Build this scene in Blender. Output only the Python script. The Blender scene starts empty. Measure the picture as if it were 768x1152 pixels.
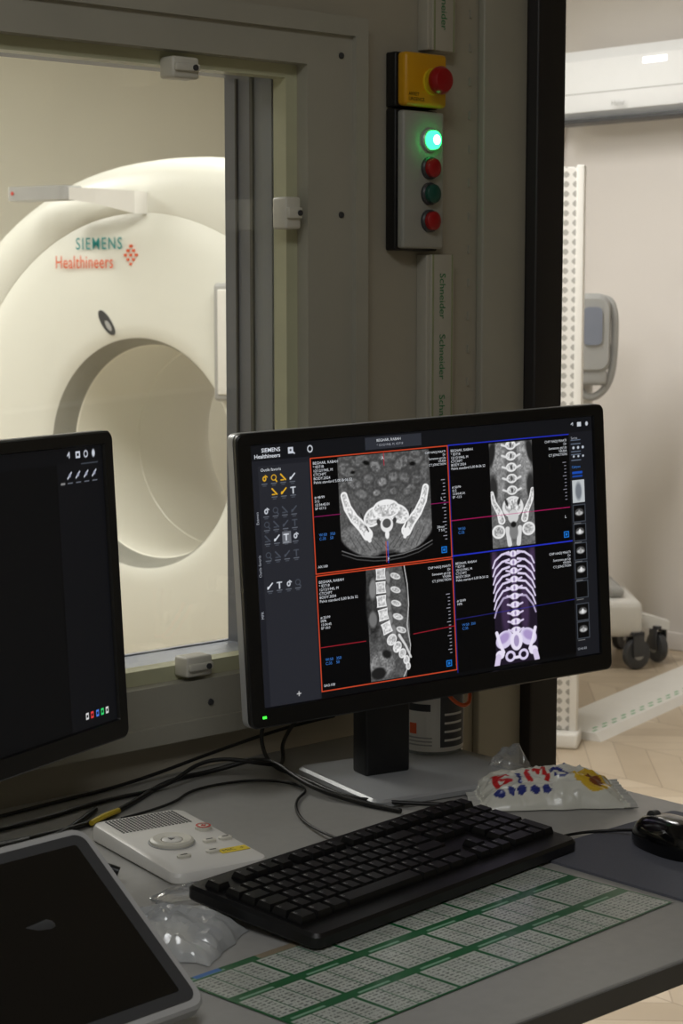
import bpy, bmesh, math, random
import numpy as np
from mathutils import Matrix, Vector
random.seed(4); rng=np.random.default_rng(7)
scn=bpy.context.scene
scn.view_settings.view_transform='Standard'
scn.view_settings.look='None'
COL=scn.collection

# ------------------------------------------------------------ materials
def lin(c):
    return tuple(((x/12.92) if x<=0.04045 else ((x+0.055)/1.055)**2.4) for x in [v/255. for v in c])
def mat(name,rgb,rough=0.5,metal=0.0,noise=0.0,nscale=20.,bump=0.0,bscale=200.,emis=0.0,spec=0.5,coat=0.0):
    m=bpy.data.materials.new(name); m.use_nodes=True
    nt=m.node_tree; b=nt.nodes['Principled BSDF']
    c=lin(rgb)+(1,)
    b.inputs['Base Color'].default_value=c
    b.inputs['Roughness'].default_value=rough
    b.inputs['Metallic'].default_value=metal
    b.inputs['Specular IOR Level'].default_value=spec
    b.inputs['Coat Weight'].default_value=coat
    if emis>0:
        b.inputs['Emission Color'].default_value=c; b.inputs['Emission Strength'].default_value=emis
    tc=nt.nodes.new('ShaderNodeTexCoord')
    if noise>0:
        n=nt.nodes.new('ShaderNodeTexNoise'); n.inputs['Scale'].default_value=nscale; n.inputs['Detail'].default_value=4
        nt.links.new(tc.outputs['Object'],n.inputs['Vector'])
        r=nt.nodes.new('ShaderNodeValToRGB')
        r.color_ramp.elements[0].position=0.3; r.color_ramp.elements[1].position=0.7
        r.color_ramp.elements[0].color=tuple(v*(1-noise) for v in c[:3])+(1,)
        r.color_ramp.elements[1].color=tuple(min(1,v*(1+noise*.5)) for v in c[:3])+(1,)
        nt.links.new(n.outputs['Fac'],r.inputs['Fac']); nt.links.new(r.outputs['Color'],b.inputs['Base Color'])
    if bump>0:
        n2=nt.nodes.new('ShaderNodeTexNoise'); n2.inputs['Scale'].default_value=bscale
        nt.links.new(tc.outputs['Object'],n2.inputs['Vector'])
        bp=nt.nodes.new('ShaderNodeBump'); bp.inputs['Strength'].default_value=bump; bp.inputs['Distance'].default_value=0.002
        nt.links.new(n2.outputs['Fac'],bp.inputs['Height']); nt.links.new(bp.outputs['Normal'],b.inputs['Normal'])
    return m
def mat_attr_emit(name,strength):
    m=bpy.data.materials.new(name); m.use_nodes=True; nt=m.node_tree
    b=nt.nodes['Principled BSDF']; a=nt.nodes.new('ShaderNodeAttribute'); a.attribute_name='Col'
    b.inputs['Base Color'].default_value=(0.004,0.004,0.005,1); b.inputs['Roughness'].default_value=0.45
    b.inputs['Specular IOR Level'].default_value=0.25
    nt.links.new(a.outputs['Color'],b.inputs['Emission Color']); b.inputs['Emission Strength'].default_value=strength
    return m
def mat_attr(name,rough=.3,coat=0.,spec=.5):
    m=bpy.data.materials.new(name); m.use_nodes=True; nt=m.node_tree
    b=nt.nodes['Principled BSDF']; a=nt.nodes.new('ShaderNodeAttribute'); a.attribute_name='Col'
    nt.links.new(a.outputs['Color'],b.inputs['Base Color']); b.inputs['Roughness'].default_value=rough
    b.inputs['Coat Weight'].default_value=coat; b.inputs['Specular IOR Level'].default_value=spec
    return m
def mat_clear(name,tint=(1,1,1),gl=0.12,rough=0.05,white=0.0,bump=0.0):
    m=bpy.data.materials.new(name); m.use_nodes=True; nt=m.node_tree
    for n in list(nt.nodes):
        if n.type=='BSDF_PRINCIPLED': nt.nodes.remove(n)
    out=nt.nodes['Material Output']
    t=nt.nodes.new('ShaderNodeBsdfTransparent'); t.inputs['Color'].default_value=tint+(1,)
    g=nt.nodes.new('ShaderNodeBsdfGlossy'); g.inputs['Roughness'].default_value=rough
    mx=nt.nodes.new('ShaderNodeMixShader')
    fr=nt.nodes.new('ShaderNodeFresnel'); fr.inputs['IOR'].default_value=1.45
    ma=nt.nodes.new('ShaderNodeMath'); ma.operation='MULTIPLY_ADD'; ma.inputs[1].default_value=0.8; ma.inputs[2].default_value=gl
    nt.links.new(fr.outputs[0],ma.inputs[0]); nt.links.new(ma.outputs[0],mx.inputs[0])
    nt.links.new(t.outputs[0],mx.inputs[1]); nt.links.new(g.outputs[0],mx.inputs[2])
    last=mx
    if white>0:
        d=nt.nodes.new('ShaderNodeBsdfDiffuse'); d.inputs['Color'].default_value=(.85,.87,.88,1)
        m2=nt.nodes.new('ShaderNodeMixShader'); m2.inputs[0].default_value=white
        nt.links.new(mx.outputs[0],m2.inputs[1]); nt.links.new(d.outputs[0],m2.inputs[2]); last=m2
    nt.links.new(last.outputs[0],out.inputs['Surface'])
    return m

M_wall=mat('painted_wall_panel',(174,168,152),.6,noise=.05,nscale=3,bump=.15,bscale=60)
M_duct=mat('cable_duct_pvc',(184,180,166),.5,noise=.05,nscale=6)
M_wallB=mat('white_room_wall',(236,234,220),.75,noise=.03,nscale=2,bump=.1,bscale=80)
M_wallC=mat('white_side_wall',(218,212,207),.75,noise=.03,nscale=2,bump=.1,bscale=80)
M_ceil=mat('ceiling_paint',(215,214,208),.8,noise=.02)
M_trim=mat('window_trim_paint',(172,169,156),.4,noise=.06,nscale=8)
M_bead=mat('window_bead',(200,200,168),.35,noise=.08,nscale=10)
M_jamb=mat('grey_steel_jamb',(130,136,150),.45,noise=.1,nscale=6)
M_clip=mat('white_clip',(215,212,200),.4,noise=.03)
M_doorfr=mat('dark_door_frame',(42,39,40),.45,noise=.15,nscale=5)
M_white=mat('white_plastic',(225,223,218),.35,noise=.02)
M_gantry=mat('gantry_shell',(224,224,215),.35,noise=.015,nscale=2)
M_gantry2=mat('gantry_bore_liner',(242,240,228),.3,noise=.015,nscale=2)
M_flare=mat('gantry_grey_flare',(150,149,140),.45,noise=.05)
M_grey=mat('mid_grey_plastic',(165,165,163),.4,noise=.04)
M_dgrey=mat('dark_grey_plastic',(62,63,66),.4,noise=.06)
M_black=mat('black_plastic',(14,14,16),.38,noise=.1,nscale=40,bump=.08,bscale=600)
M_blackg=mat('black_gloss_plastic',(9,9,11),.15,noise=.05)
M_key=mat('black_keycap',(13,13,15),.42,noise=.1,bump=.05,bscale=800)
M_legend=mat('key_legend_print',(170,170,170),.5,noise=.02)
M_silver=mat('silver_edge',(180,182,185),.35,metal=.2,noise=.05)
M_silver2=mat('grey_base_metal',(168,170,173),.38,metal=.2,noise=.05)
M_desk=mat('grey_desk_laminate',(162,161,158),.36,noise=.05,nscale=60,bump=.03,bscale=300)
M_deskedge=mat('desk_edge_band',(90,90,88),.4,noise=.05)
M_leg=mat('desk_leg_metal',(28,28,30),.4,metal=.3,noise=.05)
M_yellow=mat('yellow_housing',(224,164,22),.4,noise=.04)
M_yel2=mat('yellow_label',(232,205,40),.5,noise=.03)
M_red=mat('red_button',(160,16,22),.3,noise=.04)
M_redp=mat('red_print',(200,70,60),.5,noise=.03)
M_grn_off=mat('dark_green_button',(20,78,66),.3,noise=.04)
M_box=mat('control_station_grey',(166,166,158),.45,noise=.05,nscale=15)
M_boxside=mat('control_station_black',(20,20,20),.5,noise=.05)
M_teal=mat('teal_print',(0,140,140),.5,noise=.02)
M_orange=mat('orange_print',(226,96,50),.5,noise=.02)
M_green=mat('green_print',(40,130,75),.5,noise=.05)
M_cable=mat('black_cable_rubber',(12,12,12),.45,noise=.05)
M_cableY=mat('yellow_cable',(205,180,50),.45,noise=.05)
M_cableO=mat('orange_cable',(215,90,30),.4,noise=.05)
M_pad=mat('mousepad_fabric',(96,98,108),.75,noise=.08,nscale=300,bump=.2,bscale=900)
M_glass=mat_clear('window_glass',(.98,.98,.96),.035,.02)
M_clearp=mat_clear('clear_bag_plastic',(.93,.94,.95),.14,.16,white=.34)
M_film=mat_clear('clear_film_plastic',(.95,.96,.97),.14,.12,white=.16)
M_bottle=mat_clear('clear_bottle_plastic',(.9,.93,.93),.08,.08,white=.15)
M_screen=mat_attr_emit('ct_screen_pixels',.92)
M_paper=mat_attr('laminated_sheet_print',.38,coat=.12)
M_foil=mat_attr('printed_foil',.32,coat=.2,spec=.6)
M_txtw=mat('screen_text_white',(215,220,228),.6,emis=.68,noise=0.0)
M_txtg=mat('screen_text_grey',(165,170,180),.6,emis=.65)
M_txtb=mat('screen_text_blue',(60,120,200),.6,emis=.7)
M_led=mat('green_led',(60,255,60),.4,emis=2.0)
M_lampg=mat('green_lamp_lit',(40,255,110),.3,emis=5.0)
M_lampc=mat('green_lamp_core',(200,255,210),.3,emis=6.0)
M_acled=mat('ac_display',(255,255,255),.3,emis=1.6)
M_panel=mat('ceiling_lamp_diffuser',(255,252,245),.5,emis=3.0)

def mat_floor():
    m=bpy.data.materials.new('chevron_parquet'); m.use_nodes=True; nt=m.node_tree; L=nt.links.new
    b=nt.nodes['Principled BSDF']; tc=nt.nodes.new('ShaderNodeTexCoord'); sx=nt.nodes.new('ShaderNodeSeparateXYZ')
    L(tc.outputs['Object'],sx.inputs[0])
    def mth(op,a,bv=None,c=None):
        n=nt.nodes.new('ShaderNodeMath'); n.operation=op
        for i,v in enumerate([a,bv,c]):
            if v is None: continue
            if isinstance(v,(int,float)): n.inputs[i].default_value=v
            else: L(v,n.inputs[i])
        return n.outputs[0]
    pp=mth('PINGPONG',sx.outputs['X'],.32)
    s=mth('MULTIPLY',mth('ADD',sx.outputs['Y'],pp),1/.13)
    fl=mth('FLOOR',s); fr=mth('FRACT',s)
    col=mth('FLOOR',mth('MULTIPLY',sx.outputs['X'],1/.32))
    wn=nt.nodes.new('ShaderNodeTexWhiteNoise'); wn.noise_dimensions='2D'
    cb=nt.nodes.new('ShaderNodeCombineXYZ'); L(fl,cb.inputs[0]); L(col,cb.inputs[1]); L(cb.outputs[0],wn.inputs['Vector'])
    nz=nt.nodes.new('ShaderNodeTexNoise'); nz.inputs['Scale'].default_value=9; nz.inputs['Detail'].default_value=6
    L(tc.outputs['Object'],nz.inputs['Vector'])
    f=mth('ADD',mth('MULTIPLY',wn.outputs['Value'],.6),mth('MULTIPLY',nz.outputs['Fac'],.4))
    r=nt.nodes.new('ShaderNodeValToRGB'); r.color_ramp.elements[0].color=lin((166,148,124))+(1,); r.color_ramp.elements[1].color=lin((206,191,169))+(1,)
    L(f,r.inputs['Fac'])
    e1=mth('LESS_THAN',fr,.035); e2=mth('LESS_THAN',mth('FRACT',mth('MULTIPLY',sx.outputs['X'],1/.32)),.012)
    e=mth('MULTIPLY',mth('MAXIMUM',e1,e2),.55)
    mx=nt.nodes.new('ShaderNodeMix'); mx.data_type='RGBA'; L(e,mx.inputs['Factor']); L(r.outputs['Color'],mx.inputs['A']); mx.inputs['B'].default_value=lin((120,98,76))+(1,)
    L(mx.outputs['Result'],b.inputs['Base Color']); b.inputs['Roughness'].default_value=.35
    return m
M_floor=mat_floor()

def mat_lattice():
    m=bpy.data.materials.new('quilted_white_panel'); m.use_nodes=True; nt=m.node_tree; L=nt.links.new
    b=nt.nodes['Principled BSDF']; tc=nt.nodes.new('ShaderNodeTexCoord'); sx=nt.nodes.new('ShaderNodeSeparateXYZ'); L(tc.outputs['Object'],sx.inputs[0])
    def mth(op,a,bv=None):
        n=nt.nodes.new('ShaderNodeMath'); n.operation=op
        for i,v in enumerate([a,bv]):
            if v is None: continue
            if isinstance(v,(int,float)): n.inputs[i].default_value=v
            else: L(v,n.inputs[i])
        return n.outputs[0]
    p=mth('SINE',mth('MULTIPLY',mth('ADD',sx.outputs['X'],sx.outputs['Z']),110)); q=mth('SINE',mth('MULTIPLY',mth('SUBTRACT',sx.outputs['X'],sx.outputs['Z']),110))
    f=mth('GREATER_THAN',mth('MULTIPLY',p,q),.25)
    mx=nt.nodes.new('ShaderNodeMix'); mx.data_type='RGBA'; L(f,mx.inputs['Factor']); mx.inputs['A'].default_value=lin((222,220,216))+(1,); mx.inputs['B'].default_value=lin((165,163,158))+(1,)
    L(mx.outputs['Result'],b.inputs['Base Color']); b.inputs['Roughness'].default_value=.6
    return m
M_lat=mat_lattice()

# ------------------------------------------------------------ geometry helpers
def link(o,parent=None):
    COL.objects.link(o)
    if parent is not None: o.parent=parent
    return o
def empty(name,loc=(0,0,0),rz=0.,parent=None,mtx=None):
    e=bpy.data.objects.new(name,None); e.empty_display_size=.05
    link(e,parent)
    if mtx is not None: e.matrix_local=mtx
    else: e.location=loc; e.rotation_euler=(0,0,rz)
    return e
def finish(o,smooth=True,ang=35):
    me=o.data
    if smooth:
        me.polygons.foreach_set('use_smooth',[True]*len(me.polygons))
        try: me.set_sharp_from_angle(angle=math.radians(ang))
        except Exception: pass
    return o
def loft(name,loops,m,parent=None,cap0=True,cap1=True,closed=False,smooth=True,ang=35,rot=None,loc=None):
    bm=bmesh.new(); R=[[bm.verts.new(p) for p in lp] for lp in loops]; n=len(loops[0])
    K=len(R)
    for k in range(K if closed else K-1):
        a=R[k]; b=R[(k+1)%K]
        for i in range(n):
            j=(i+1)%n
            bm.faces.new((a[i],a[j],b[j],b[i]))
    if not closed:
        if cap0: bm.faces.new(R[0][::-1])
        if cap1: bm.faces.new(R[-1])
    bmesh.ops.recalc_face_normals(bm,faces=bm.faces)
    me=bpy.data.meshes.new(name); bm.to_mesh(me); bm.free(); me.materials.append(m)
    o=bpy.data.objects.new(name,me); link(o,parent)
    if rot: o.rotation_euler=rot
    if loc: o.location=loc
    return finish(o,smooth,ang)
def box(name,x0,x1,y0,y1,z0,z1,m,parent=None,bevel=0.0,seg=3,rot=None,loc=None):
    bm=bmesh.new()
    bmesh.ops.create_cube(bm,size=1)
    for v in bm.verts:
        v.co=Vector(((x0+x1)/2+v.co.x*(x1-x0),(y0+y1)/2+v.co.y*(y1-y0),(z0+z1)/2+v.co.z*(z1-z0)))
    if bevel>0: bmesh.ops.bevel(bm,geom=list(bm.edges),offset=bevel,segments=seg,affect='EDGES',profile=.5)
    me=bpy.data.meshes.new(name); bm.to_mesh(me); bm.free(); me.materials.append(m)
    o=bpy.data.objects.new(name,me); link(o,parent)
    if rot: o.rotation_euler=rot
    if loc: o.location=loc
    return finish(o,bevel>0)
def boxes(name,lst,m,parent=None):
    V=[];Fc=[]
    for (x0,x1,y0,y1,z0,z1) in lst:
        b=len(V); V+=[(x0,y0,z0),(x1,y0,z0),(x1,y1,z0),(x0,y1,z0),(x0,y0,z1),(x1,y0,z1),(x1,y1,z1),(x0,y1,z1)]
        Fc+=[(b,b+3,b+2,b+1),(b+4,b+5,b+6,b+7),(b,b+1,b+5,b+4),(b+1,b+2,b+6,b+5),(b+2,b+3,b+7,b+6),(b+3,b,b+4,b+7)]
    me=bpy.data.meshes.new(name); me.from_pydata(V,[],Fc); me.materials.append(m)
    return link(bpy.data.objects.new(name,me),parent)
def rrect(w,h,r,n=6,cx=0,cy=0):
    P=[]
    for k,(sx,sy) in enumerate([(1,1),(-1,1),(-1,-1),(1,-1)]):
        for i in range(n):
            a=math.pi/2*(k+i/(n-1))
            P.append((cx+sx*(w/2-r)+r*math.cos(a),cy+sy*(h/2-r)+r*math.sin(a)))
    return P
def xz(P,y): return [(p[0],y,p[1]) for p in P]
def xy(P,z): return [(p[0],p[1],z) for p in P]
def circ(r,n=32,cx=0,cy=0): return [(cx+r*math.cos(2*math.pi*i/n),cy+r*math.sin(2*math.pi*i/n)) for i in range(n)]
def cylz(name,prof,m,parent=None,cx=0,cy=0,n=32,ang=40):
    return loft(name,[xy(circ(r,n,cx,cy),z) for r,z in prof],m,parent,ang=ang)
def cyly(name,prof,m,parent=None,cx=0,cz=0,n=32,ang=40):
    return loft(name,[xz(circ(r,n,cx,cz),y) for r,y in prof],m,parent,ang=ang)
def tube(name,pts,r,m,parent=None,cyc=False):
    cu=bpy.data.curves.new(name,'CURVE'); cu.dimensions='3D'; cu.bevel_depth=r; cu.bevel_resolution=3; cu.resolution_u=10; cu.use_fill_caps=True
    s=cu.splines.new('NURBS'); s.points.add(len(pts)-1)
    for i,p in enumerate(pts): s.points[i].co=(p[0],p[1],p[2],1)
    s.order_u=3; s.use_endpoint_u=True; s.use_cyclic_u=cyc
    cu.materials.append(m)
    return link(bpy.data.objects.new(name,cu),parent)
def text(name,body,size,loc,m,parent=None,rot=(math.pi/2,0,0),align='LEFT',ext=0.0,sp=1.0,bold=0.0,line=1.0,xs=1.0):
    cu=bpy.data.curves.new(name,'FONT'); cu.body=body; cu.size=size; cu.align_x=align; cu.extrude=ext; cu.space_line=line
    cu.space_character=sp; cu.offset=bold; cu.materials.append(m); cu.resolution_u=3
    o=link(bpy.data.objects.new(name,cu),parent); o.location=loc; o.rotation_euler=rot; o.scale=(xs,1,1)
    return o
def to_lin(img):
    return np.where(img<=0.04045,img/12.92,((img+0.055)/1.055)**2.4)
def raster(name,img,w,h,m,parent=None,loc=(0,0,0),rot=(0,0,0),zfun=None):
    H,W=img.shape[:2]
    u=np.linspace(-.5,.5,W)*w; v=np.linspace(.5,-.5,H)*h
    X,Zz=np.meshgrid(u,v); co=np.zeros((H*W,3),np.float32); co[:,0]=X.ravel(); co[:,2]=Zz.ravel()
    if zfun is not None: co[:,1]=zfun(X,Zz).ravel()
    idx=np.arange(H*W).reshape(H,W)
    q=np.stack([idx[1:,:-1],idx[1:,1:],idx[:-1,1:],idx[:-1,:-1]],-1).reshape(-1,4)
    me=bpy.data.meshes.new(name); me.vertices.add(H*W); me.vertices.foreach_set('co',co.ravel())
    me.loops.add(q.size); me.loops.foreach_set('vertex_index',q.ravel().astype(np.int32))
    me.polygons.add(len(q)); me.polygons.foreach_set('loop_start',np.arange(0,q.size,4,dtype=np.int32))
    me.update(calc_edges=True)
    at=me.color_attributes.new('Col','FLOAT_COLOR','POINT')
    c=np.ones((H*W,4),np.float32); c[:,:3]=to_lin(np.clip(img,0,1)).reshape(-1,3); at.data.foreach_set('color',c.ravel())
    me.materials.append(m)
    o=link(bpy.data.objects.new(name,me),parent); o.location=loc; o.rotation_euler=rot
    return o

# ------------------------------------------------------------ canvas painting
class Cv:
    def __init__(s,W,H,bg):
        s.W,s.H=W,H; s.X,s.Y=np.meshgrid(np.arange(W)+.0,np.arange(H)+.0); s.X0=s.X; s.img=np.ones((H,W,3))*np.array(bg); s.clip=np.ones((H,W))
    def mapx(s,src=0,dst=0,k=1.): s.X=src+(s.X0-dst)/k
    def setclip(s,x0=None,y0=None,x1=None,y1=None):
        if x0 is None: s.clip=np.ones((s.H,s.W)); return
        s.clip=((s.X>=x0)&(s.X<=x1)&(s.Y>=y0)&(s.Y<=y1)).astype(float)
    def put(s,m,c):
        m=(np.clip(m,0,1)*s.clip)[...,None]; c=np.array(c)
        if c.ndim==0: c=np.array([c,c,c])
        if c.ndim==2: c=c[...,None]
        s.img=s.img*(1-m)+c*m
    def rect(s,x0,y0,x1,y1,c,a=1.):
        m=((s.X>=x0)&(s.X<=x1)&(s.Y>=y0)&(s.Y<=y1)).astype(float)*a; s.put(m,c)
    def frame(s,x0,y0,x1,y1,c,t=1.):
        s.rect(x0,y0,x1,y0+t,c);s.rect(x0,y1-t,x1,y1,c);s.rect(x0,y0,x0+t,y1,c);s.rect(x1-t,y0,x1,y1,c)
    def ell(s,cx,cy,rx,ry,c,rot=0.,soft=1.5,a=1.):
        ca,sa=math.cos(rot),math.sin(rot); dx=s.X-cx;dy=s.Y-cy
        d=np.sqrt(((dx*ca+dy*sa)/rx)**2+((-dx*sa+dy*ca)/ry)**2)
        s.put(np.clip((1-d)*min(rx,ry)/soft+.5,0,1)*a,c)
    def ring(s,cx,cy,rx,ry,c,t=1.5,rot=0.,a=1.):
        ca,sa=math.cos(rot),math.sin(rot); dx=s.X-cx;dy=s.Y-cy
        d=np.abs(np.sqrt(((dx*ca+dy*sa)/rx)**2+((-dx*sa+dy*ca)/ry)**2)-1)*min(rx,ry)
        s.put(np.clip(t-d,0,1)*a,c)
    def line(s,pts,w,c,a=1.,w2=None):
        D=np.full((s.H,s.W),-1e9); n=len(pts)-1
        for k in range(n):
            (x0,y0),(x1,y1)=pts[k],pts[k+1]; dx,dy=x1-x0,y1-y0; L2=dx*dx+dy*dy+1e-9
            t=np.clip(((s.X-x0)*dx+(s.Y-y0)*dy)/L2,0,1); d=np.hypot(s.X-x0-t*dx,s.Y-y0-t*dy)
            ww=w if w2 is None else w+(w2-w)*(k+t)/n
            D=np.maximum(D,ww-d)
        s.put(np.clip(D+.5,0,1)*a,c)
    def noise(s,sc):
        gh,gw=int(s.H/sc)+3,int(s.W/sc)+3; g=rng.random((gh,gw)); yy=s.Y/sc;xx=s.X0/sc
        y0=yy.astype(int);x0=xx.astype(int);fy=yy-y0;fx=xx-x0; fy=fy*fy*(3-2*fy); fx=fx*fx*(3-2*fx)
        return (g[y0,x0]*(1-fx)+g[y0,x0+1]*fx)*(1-fy)+(g[y0+1,x0]*(1-fx)+g[y0+1,x0+1]*fx)*fy

VL,VM,VR=126,441,738
def paint_main():
    c=Cv(800,500,(.035,.037,.045)); N3=c.noise(3); N8=c.noise(8); N5=c.noise(5)
    tex=lambda b,a: np.clip(b*(1+a*(N3-.5)+a*.6*(N8-.5)),0,1)
    c.rect(0,0,800,30,(.065,.07,.085)); c.rect(0,30,VL-1,500,(.115,.12,.145)); c.rect(14,40,VL-4,498,(.15,.155,.18))
    c.rect(250,4,378,27,(.18,.19,.22)); c.rect(VR+1,30,800,500,(.095,.10,.12))
    yel=(.95,.72,.15);wht=(.85,.87,.9);dim=(.28,.30,.34)
    rows=[(64,yel),(90,yel),(126,None),(152,dim),(178,wht),(210,dim),(268,wht)]
    for (y,cl) in rows:
        for i in range(4):
            x=26+i*20
            if cl is None: k=wht if i==0 else dim
            elif cl is yel: k=yel if (i<3 and not(y==90 and i==0)) else wht
            else: k=cl
            if y==268 and i==3: k=dim
            if y==178 and i==0: k=dim
            if y==90 and i==0: continue
            t=(i*2+y//13)%5
            if t==0: c.line([(x-5,y+5),(x+5,y-5)],1.3,k); c.ell(x-4,y+3,2.4,2.4,k)
            elif t==1: c.ring(x,y-1,5,5,k,1.3); c.line([(x+3,y+3),(x+6,y+7)],1.2,k)
            elif t==2: c.line([(x-5,y-5),(x+5,y-5)],1.1,k); c.line([(x,y-5),(x,y+6)],1.3,k)
            elif t==3: c.line([(x-5,y-6),(x+5,y+5)],1.3,k); c.line([(x-5,y+5),(x+1,y+5)],1.1,k)
            else: c.ell(x,y,4,5,k); c.ell(x,y,1.8,2.4,(.2,.21,.24)); c.line([(x+2,y-6),(x+6,y-3)],1,k)
            c.line([(x-6,y+10),(x+5,y+10)],.8,(.42,.44,.48))
            c.line([(x-4,y+13.5),(x+3,y+13.5)],.6,(.35,.37,.41))
    c.rect(58,168,76,190,(.9,.92,.95),.35)
    c.rect(VL,33,VM-2,486,(0.012,.012,.016)); c.rect(VM,33,VR,492,(0.012,.012,.016))
    # ---------------- axial pelvis
    c.mapx(216,186,.963); c.setclip(216,37,432,252)
    c.ell(324,112,148,122,tex(.22,.25),soft=2)
    c.ell(324,112,140,112,tex(.34,.35),soft=3)
    for (x,y,rx,ry,g,r) in [(236,62,20,13,.46,.5),(268,46,22,10,.44,-.2),(303,60,13,10,.54,.7),(331,44,22,9,.46,.15),(366,58,20,11,.50,-.45),(400,50,18,14,.45,.3),(420,78,11,19,.42,.1),(252,90,17,10,.50,.5),(285,84,12,9,.46,0),(318,92,10,8,.62,0),(345,84,12,9,.52,0),(372,88,15,9,.46,.4),(399,94,13,9,.48,-.3),(226,98,9,15,.40,0),(303,112,8,6,.60,0),(344,112,8,6,.60,0),(268,112,15,9,.48,.4),(382,112,15,9,.48,-.4)]:
        c.ell(x,y,rx+3,ry+3,.19,r,5,.7); c.ell(x,y,rx,ry,tex(g,.4),r,5,.9)
        c.ell(x+3,y-1,rx*.5,ry*.4,g*.75,r,5,.5)
    blob=np.clip((N8*.6+N5*.4-.56)*7,0,1)*(c.Y<118)*np.clip((1-np.hypot((c.X-324)/140,(c.Y-112)/112))*8,0,1)
    c.put(blob*.55,.22)
    c.ell(282,52,8,4,.05,.3,3); c.ell(392,62,7,4,.06,0,3); c.ell(250,68,5,3,.05,0,3)
    c.ell(262,205,52,24,tex(.44,.35),.45,4); c.ell(386,205,52,24,tex(.44,.35),-.45,4)
    c.ell(324,214,40,14,tex(.42,.3),0,4)
    for k in range(6):
        c.line([(235+k*14,190+k*3),(255+k*14,224)],.8,.22,.6); c.line([(413-k*14,190+k*3),(393-k*14,224)],.8,.22,.6)
    for sg in(-1,1):
        P=[(324+sg*97,112),(324+sg*90,136),(324+sg*76,158),(324+sg*58,176),(324+sg*46,192)]
        c.line(P,8,.97,w2=12); c.line(P,4.5,tex(.80,.5),w2=8)
        c.line([(324+sg*46,192),(324+sg*42,204)],8,.95,w2=4)
        c.line([(324+sg*60,150),(324+sg*44,186)],1.4,.12,.8)
        c.ell(324+sg*30,158,26,18,.95,sg*.5); c.ell(324+sg*30,158,22,14,tex(.80,.5),sg*.5)
        c.ell(324+sg*19,170,4.5,6,.25,sg*.4)
    c.ell(324,146,32,19,.97); c.ell(324,146,28,15.5,tex(.80,.5)); c.ell(324,176,15,16,.92); c.ell(324,174,10,9,.32)
    c.ell(324,196,5,9,.95); c.ell(324,134,22,4,.95)
    for k,g in((236,.45),(243,.3)):
        c.line([(216,k-18),(250,k-5),(290,k+2),(324,k+4),(360,k+2),(398,k-5),(432,k-18)],.9,g)
    # ---------------- sagittal
    c.mapx(262,230,.924); c.setclip(262,262,380,482)
    c.rect(270,262,372,482,tex(.33,.4))
    body=np.clip((c.X-(358+14*np.sin((c.Y-262)/70.)))/2,0,1); c.put(body,.01)
    c.line([(365,262),(371,300),(372,340),(366,380),(372,420),(366,460),(352,482)],1.2,.75)
    c.ell(283,330,16,70,tex(.2,.5),0,6); c.ell(285,300,9,20,.5,.1,4); c.ell(282,360,10,16,.45,0,4)
    c.ell(300,450,30,26,tex(.5,.5),0,5); c.ell(290,468,18,12,.12,0,4); c.ell(312,432,12,8,.12,.4,4)
    sp=[(306,272,.02),(305,299,.0),(305,326,-.03),(308,353,-.12),(315,380,-.28)]
    for (x,y,r) in sp:
        c.ell(x+17,y+8,5.5,13,.5,-.1,2)
        ca,sa=math.cos(r),math.sin(r); dx=(c.X-x)*ca+(c.Y-y)*sa; dy=-(c.X-x)*sa+(c.Y-y)*ca
        wst=1.6*(1-(dy/12)**2)
        d=np.maximum(np.abs(dx)-12.5+wst,np.abs(dy)-11.5); c.put(np.clip(.5-d,0,1),.97)
        d=np.maximum(np.abs(dx)-10.5+wst,np.abs(dy)-9.5); c.put(np.clip(.5-d,0,1),tex(.80,.4))
        c.ell(x+36,y+8,13,6,.92,.35); c.ell(x+36,y+8,10,4,tex(.76,.5),.35)
    sc=[(326,405,-.55,12,10),(339,421,-.85,11,9),(351,435,-1.0,9,8),(360,449,-1.3,8,6.5),(364,462,-1.6,7,5)]
    for (x,y,r,a,b) in sc:
        c.ell(x,y,a+1,b+1,.95,r); c.ell(x,y,a-1.5,b-1.5,tex(.78,.5),r)
    c.line([(345,398),(360,420),(372,445)],3,.85,w2=2)
    # ---------------- coronal
    c.mapx(572,539,1.094); c.setclip(572,38,668,250)
    c.rect(572,38,668,250,tex(.40,.35))
    for sg in(-1,1):
        c.ell(620+sg*30,75,14,40,tex(.58,.4),sg*-.18,5); c.ell(620+sg*44,60,8,26,.14,sg*-.2,4)
        c.ell(620+sg*24,120,9,44,tex(.54,.3),sg*-.15,5); c.ell(620+sg*42,130,9,28,.18,0,5)
    for k,y in enumerate([44,66,89,112,136]):
        c.ell(620,y,12,9.5,.94); c.ell(620,y,9,6.5,tex(.74,.6)); c.ell(620,y,2.5,5,.3)
        for sg in(-1,1): c.line([(620+sg*10,y+2),(620+sg*20,y-2)],2.2,.88)
    c.ell(620,170,24,22,.9); c.ell(620,168,18,16,tex(.74,.6)); c.ell(620,190,12,14,.82)
    for sg in(-1,1):
        P=[(620+sg*46,138),(620+sg*42,158),(620+sg*30,180),(620+sg*26,196)]
        c.line(P,4,.95,w2=8); c.line(P,2,tex(.76,.5),w2=5)
        c.ell(620+sg*34,218,15,14,.93); c.ell(620+sg*34,218,11,10,tex(.70,.5)); c.line([(620+sg*14,214),(620+sg*10,246)],5,.86)
        c.ell(620+sg*14,160,3,8,.2,sg*.3)
    c.ell(620,222,10,14,.5,0,3); c.ell(620,206,6,6,.1,0,3)
    # ---------------- 3D coronal render
    c.mapx(572,536,1.094); c.setclip(566,258,670,491)
    c.rect(572,258,668,491,(.12,.09,.15))
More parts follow.
